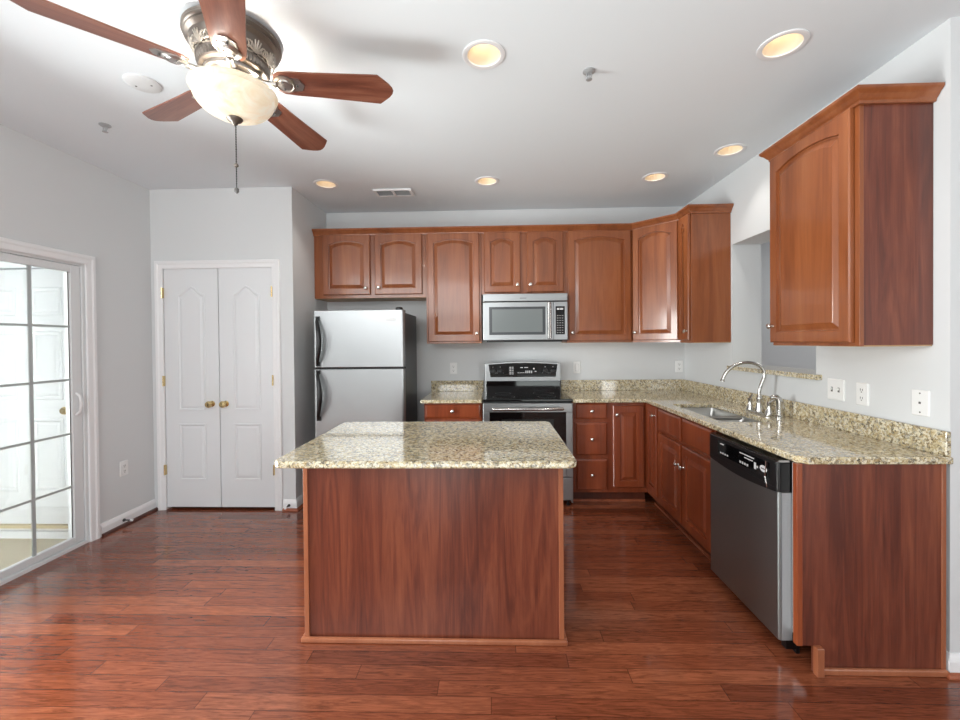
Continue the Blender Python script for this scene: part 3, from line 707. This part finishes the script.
# ------------------------------------------------------------------ ceiling fixtures
can0 = None
CANLAB = ['recessed ceiling lamp nearest the fan, straight above the island', 'recessed ceiling lamp nearest the near right cabinet', 'recessed ceiling lamp close to the right wall over the sink',
          'recessed ceiling lamp in front of the diagonal corner cabinet', 'recessed ceiling lamp in front of the microwave', 'recessed ceiling lamp at the pantry wall corner near the vent']
for (x, y), lab in zip(LAMPS, CANLAB):
    if can0 is None:
        t = can0 = thing('recessed_lamp', lab, 'ceiling light', (x, y, H), 0, 'recessed ceiling lamps')
        MB().lathe([(.076, .002), (.098, .0), (.098, -.004), (.09, -.007), (.076, -.004)], (0, 0, 0), 'z', 32, cap=False).loops([[(.076*math.cos(2*PI*i/32), .076*math.sin(2*PI*i/32), zz) for i in range(32)] for zz in (-.004, .002)], False, False).build('trim_ring', TRIM, t, smooth=True)
        MB().lathe([(.0765, 0), (.07, .03), (.064, .09), (.062, .165), (.001, .165)], (0, 0, 0), 'z', 32, cap=False).build('baffle', CANW, t, smooth=True)
        MB().lathe([(.002, .07), (.028, .074), (.043, .086), (.047, .1), (.04, .115), (.02, .14), (.02, .163)], (0, 0, 0), 'z', 24).build('bulb', BULB, t, smooth=True)
    else:
        t = copy_tree(can0); t.location = (x, y, H); t['label'] = lab
    l = bpy.data.lights.new('recessed_lamp_light', 'SPOT'); l.energy = 9; l.color = (1, .95, .88); l.spot_size = math.radians(92); l.spot_blend = .8; l.shadow_soft_size = .045
    lo = bpy.data.objects.new('recessed_lamp_light', l); COL.objects.link(lo); lo.location = (x, y, H+.035)
# sprinkler heads
sp0 = None
for (x, y), lab in (((-2.306, 2.446), 'small chrome sprinkler head on the ceiling near the left wall'), ((.479, 2.074), 'small chrome sprinkler head on the ceiling beside a recessed lamp')):
    if sp0 is None:
        t = sp0 = thing('sprinkler_head', lab, 'sprinkler', (x, y, H), 0, 'ceiling sprinkler heads')
        MB().lathe([(.03, 0), (.03, -.004), (.018, -.012), (.012, -.012)], (0, 0, 0), 'z', 20).build('escutcheon', SILVER, t, smooth=True)
        MB().tube([(-.009, 0, -.01), (-.011, 0, -.025), (-.004, 0, -.038)], .003, 6).tube([(.009, 0, -.01), (.011, 0, -.025), (.004, 0, -.038)], .003, 6).bar((0, 0, -.01), (0, 0, -.036), .003, 6).build('frame_arms', SILVER, t)
        MB().lathe([(.004, -.036), (.015, -.04), (.015, -.042), (.003, -.044)], (0, 0, 0), 'z', 16).build('deflector', SILVER, t)
    else:
        t = copy_tree(sp0); t.location = (x, y, H); t['label'] = lab
t = thing('ceiling_cover', 'flat round white cover plate on the ceiling left of the fan', 'cover plate', (-1.747, 2.065, H))
MB().lathe([(.078, 0), (.078, -.006), (.07, -.011), (.02, -.012)], (0, 0, 0), 'z', 32).build('disc', WALL, t, smooth=True)
for dx in (-.04, .04): MB().lathe([(.005, -.0115), (.004, -.0135)], (dx, .005, 0), 'z', 8).build('screw', SLOT, t)
t = thing('ceiling_vent', 'white louvred air vent in the ceiling above the refrigerator cabinet', 'vent', (-.855, 3.653, H))
mb = B(-.165, -.08, -.014, .165, -.06, 0).box(-.165, .06, -.014, .165, .08, 0).box(-.165, -.06, -.014, -.143, .06, 0).box(.143, -.06, -.014, .165, .06, 0).box(-.012, -.06, -.014, .012, .06, 0)
mb.build('frame', TRIM, t, bevel=.002)
B(-.15, -.062, -.002, .15, .062, -.0005).build('duct_shadow', VENTD, t)
for i in range(7):
    yy = -.052+i*.0165; B(-.143, yy, -.012, -.012, yy+.0022, -.003).box(.012, yy, -.012, .143, yy+.0022, -.003).build('slat', SILVER, t)

# ------------------------------------------------------------------ ceiling fan
FXC, FYC = -1.10, 1.775
fan = thing('ceiling_fan', 'ornate five-blade ceiling fan with a glowing glass bowl', 'ceiling fan', (FXC, FYC, H))
def orn(a, h):
    return .03*math.sin(56*a)*max(0, math.sin((h+.120)/(-.03)*PI)) if -.150 < h < -.120 else 0
prof = [(.16, 0), (.178, -.004), (.186, -.012), (.183, -.02), (.187, -.026), (.184, -.032), (.178, -.036), (.18, -.043), (.174, -.05), (.164, -.054)]
prof += [(.162-.45*i*.006, -.057-i*.006) for i in range(10)]
prof += [(.138, -.114), (.14, -.118), (.138, -.121), (.137, -.125), (.136, -.131), (.135, -.137), (.133, -.143), (.131, -.148), (.133, -.151), (.128, -.157), (.112, -.16)]
MB().lathe(prof, (0, 0, 0), 'z', 168, orn).build('motor_housing', PEWTER, fan, smooth=True)
op = None
for k in range(12):          # cast palmettes and scrolls around the band
    if op is None:
        mb = MB()
        def sp_(u, v, w=0):      # (sideways, down, off) on the sloping band
            rr = .162-.45*(v-.057)+w; return (rr*math.cos(u/rr), rr*math.sin(u/rr), -v)
        if True:
            for i in range(7):
                an = (i-3)*.42
                mb.tube([sp_(0, .11, .001), sp_(.02*math.sin(an), .11-.022*math.cos(an), .005), sp_(.034*math.sin(an), .11-.044*math.cos(an), .003)], [.002, .0045, .0026], 6)
            for sg in (-1, 1):
                mb.tube([sp_(sg*(.034+.012*math.cos(q*.9)), .092+.012*math.sin(q*.9), .003) for q in range(8)], .003, 6)
                mb.tube([sp_(sg*.01, .112, .002), sp_(sg*.024, .116, .003), sp_(sg*.04, .112, .003)], .003, 6)
        op = o = mb.build('ornament', ORN, fan, smooth=True)
    else: o = copy_tree(op, fan)
    o.rotation_euler = (0, 0, 2*PI*k/12+.1)
MB().lathe([(.1, -.155), (.112, -.162), (.112, -.176), (.095, -.182)], (0, 0, 0), 'z', 40).build('flywheel', PEWL, fan, smooth=True)
MB().lathe([(.085, -.178), (.085, -.2), (.096, -.206), (.096, -.25), (.06, -.254)], (0, 0, 0), 'z', 40).build('switch_housing', PEWTER, fan, smooth=True)
# glass bowl
ZR = -.24
bprof = [(.158, ZR+.012), (.166, ZR+.01), (.17, ZR+.002), (.166, ZR-.006), (.158, ZR-.01)]
bprof += [(.158*math.cos(a*PI/2/10), ZR-.01-.1*math.sin(a*PI/2/10)) for a in range(1, 10)]+[(.012, ZR-.11)]
ot = bprof; inn = [(max(r-.006, .003), z+.004) for r, z in bprof[::-1]]
MB().lathe(ot+inn, (0, 0, 0), 'z', 48, cap=False).build('glass_bowl', ALAB, fan, smooth=True)
fn = MB().lathe([(.03, ZR-.104), (.032, ZR-.11), (.027, ZR-.118), (.014, ZR-.126), (.01, ZR-.134), (.004, ZR-.14)], (0, 0, 0), 'z', 24).build('finial', PEWTER, fan, smooth=True)
ch = MB().bar((.004, 0, ZR-.135), (.004, 0, -.648), .0022, 6)
for i in range(24): ch.sphere((.004, 0, ZR-.145-i*.0105), .0032, 6)
ch = ch.build('pull_chain', DGREY, fan)
MB().sphere((.004, 0, -.548), .009, 10).build('bead', PEWTER, ch); MB().lathe([(.002, .012), (.009, .006), (.009, -.006), (.002, -.014)], (.004, 0, -.655), 'z', 12).build('fob', SLOT, ch)
def blade_mesh():
    # outline in blade space, x outwards
    top = [(.165, .04), (.19, .058), (.24, .064), (.33, .066), (.45, .072), (.56, .078), (.6, .08), (.625, .056), (.645, .036), (.658, .016), (.662, 0)]
    poly = top+[(x, -y) for x, y in top[::-1][1:]]
    return MB().prism(poly, -.003, .003)
TH0 = 9.5
proto = None
for k in range(5):
    a = math.radians(TH0+72*k)
    if proto is None:
        bl = blade_mesh().build('blade', BLADE, fan, bevel=.001)
        ir = MB()
        ir.tube([(.1, 0, -.002), (.135, 0, -.012), (.17, 0, -.012)], [.016, .013, .011], 8)
        ir.lathe([(.045, -.004), (.045, -.009), (.036, -.014), (.03, -.01), (.026, -.014), (.002, -.016)], (.205, 0, 0), 'z', 24)
        ir.prism([(.16, .02), (.19, .04), (.27, .03), (.285, 0), (.27, -.03), (.19, -.04), (.16, -.02)], -.0075, -.0035)
        iro = ir.build('blade_iron', PEWL, bl, smooth=True)
        mb = MB()
        for sx, sy in ((.2, .018), (.2, -.018), (.255, 0)): mb.lathe([(.005, -.018), (.004, -.007)], (sx, sy, 0), 'z', 8)
        mb.build('screws', SLOT, iro)
        proto = bl
    else: bl = copy_tree(proto, fan)
    bl.scale = (1.012, 1, 1); bl.location = (0, 0, -.182); bl.rotation_euler = (math.radians(-12), 0, a)
    bl.rotation_mode = 'XYZ'
for k in range(3):
    l = bpy.data.lights.new('fan_lamp_light', 'POINT'); l.energy = 3.5; l.color = (1, .96, .9); l.shadow_soft_size = .025
    lo = bpy.data.objects.new('fan_lamp_light', l); COL.objects.link(lo); a = .5+2*PI*k/3; lo.location = (FXC+.126*math.cos(a), FYC+.126*math.sin(a), H+ZR+.004)
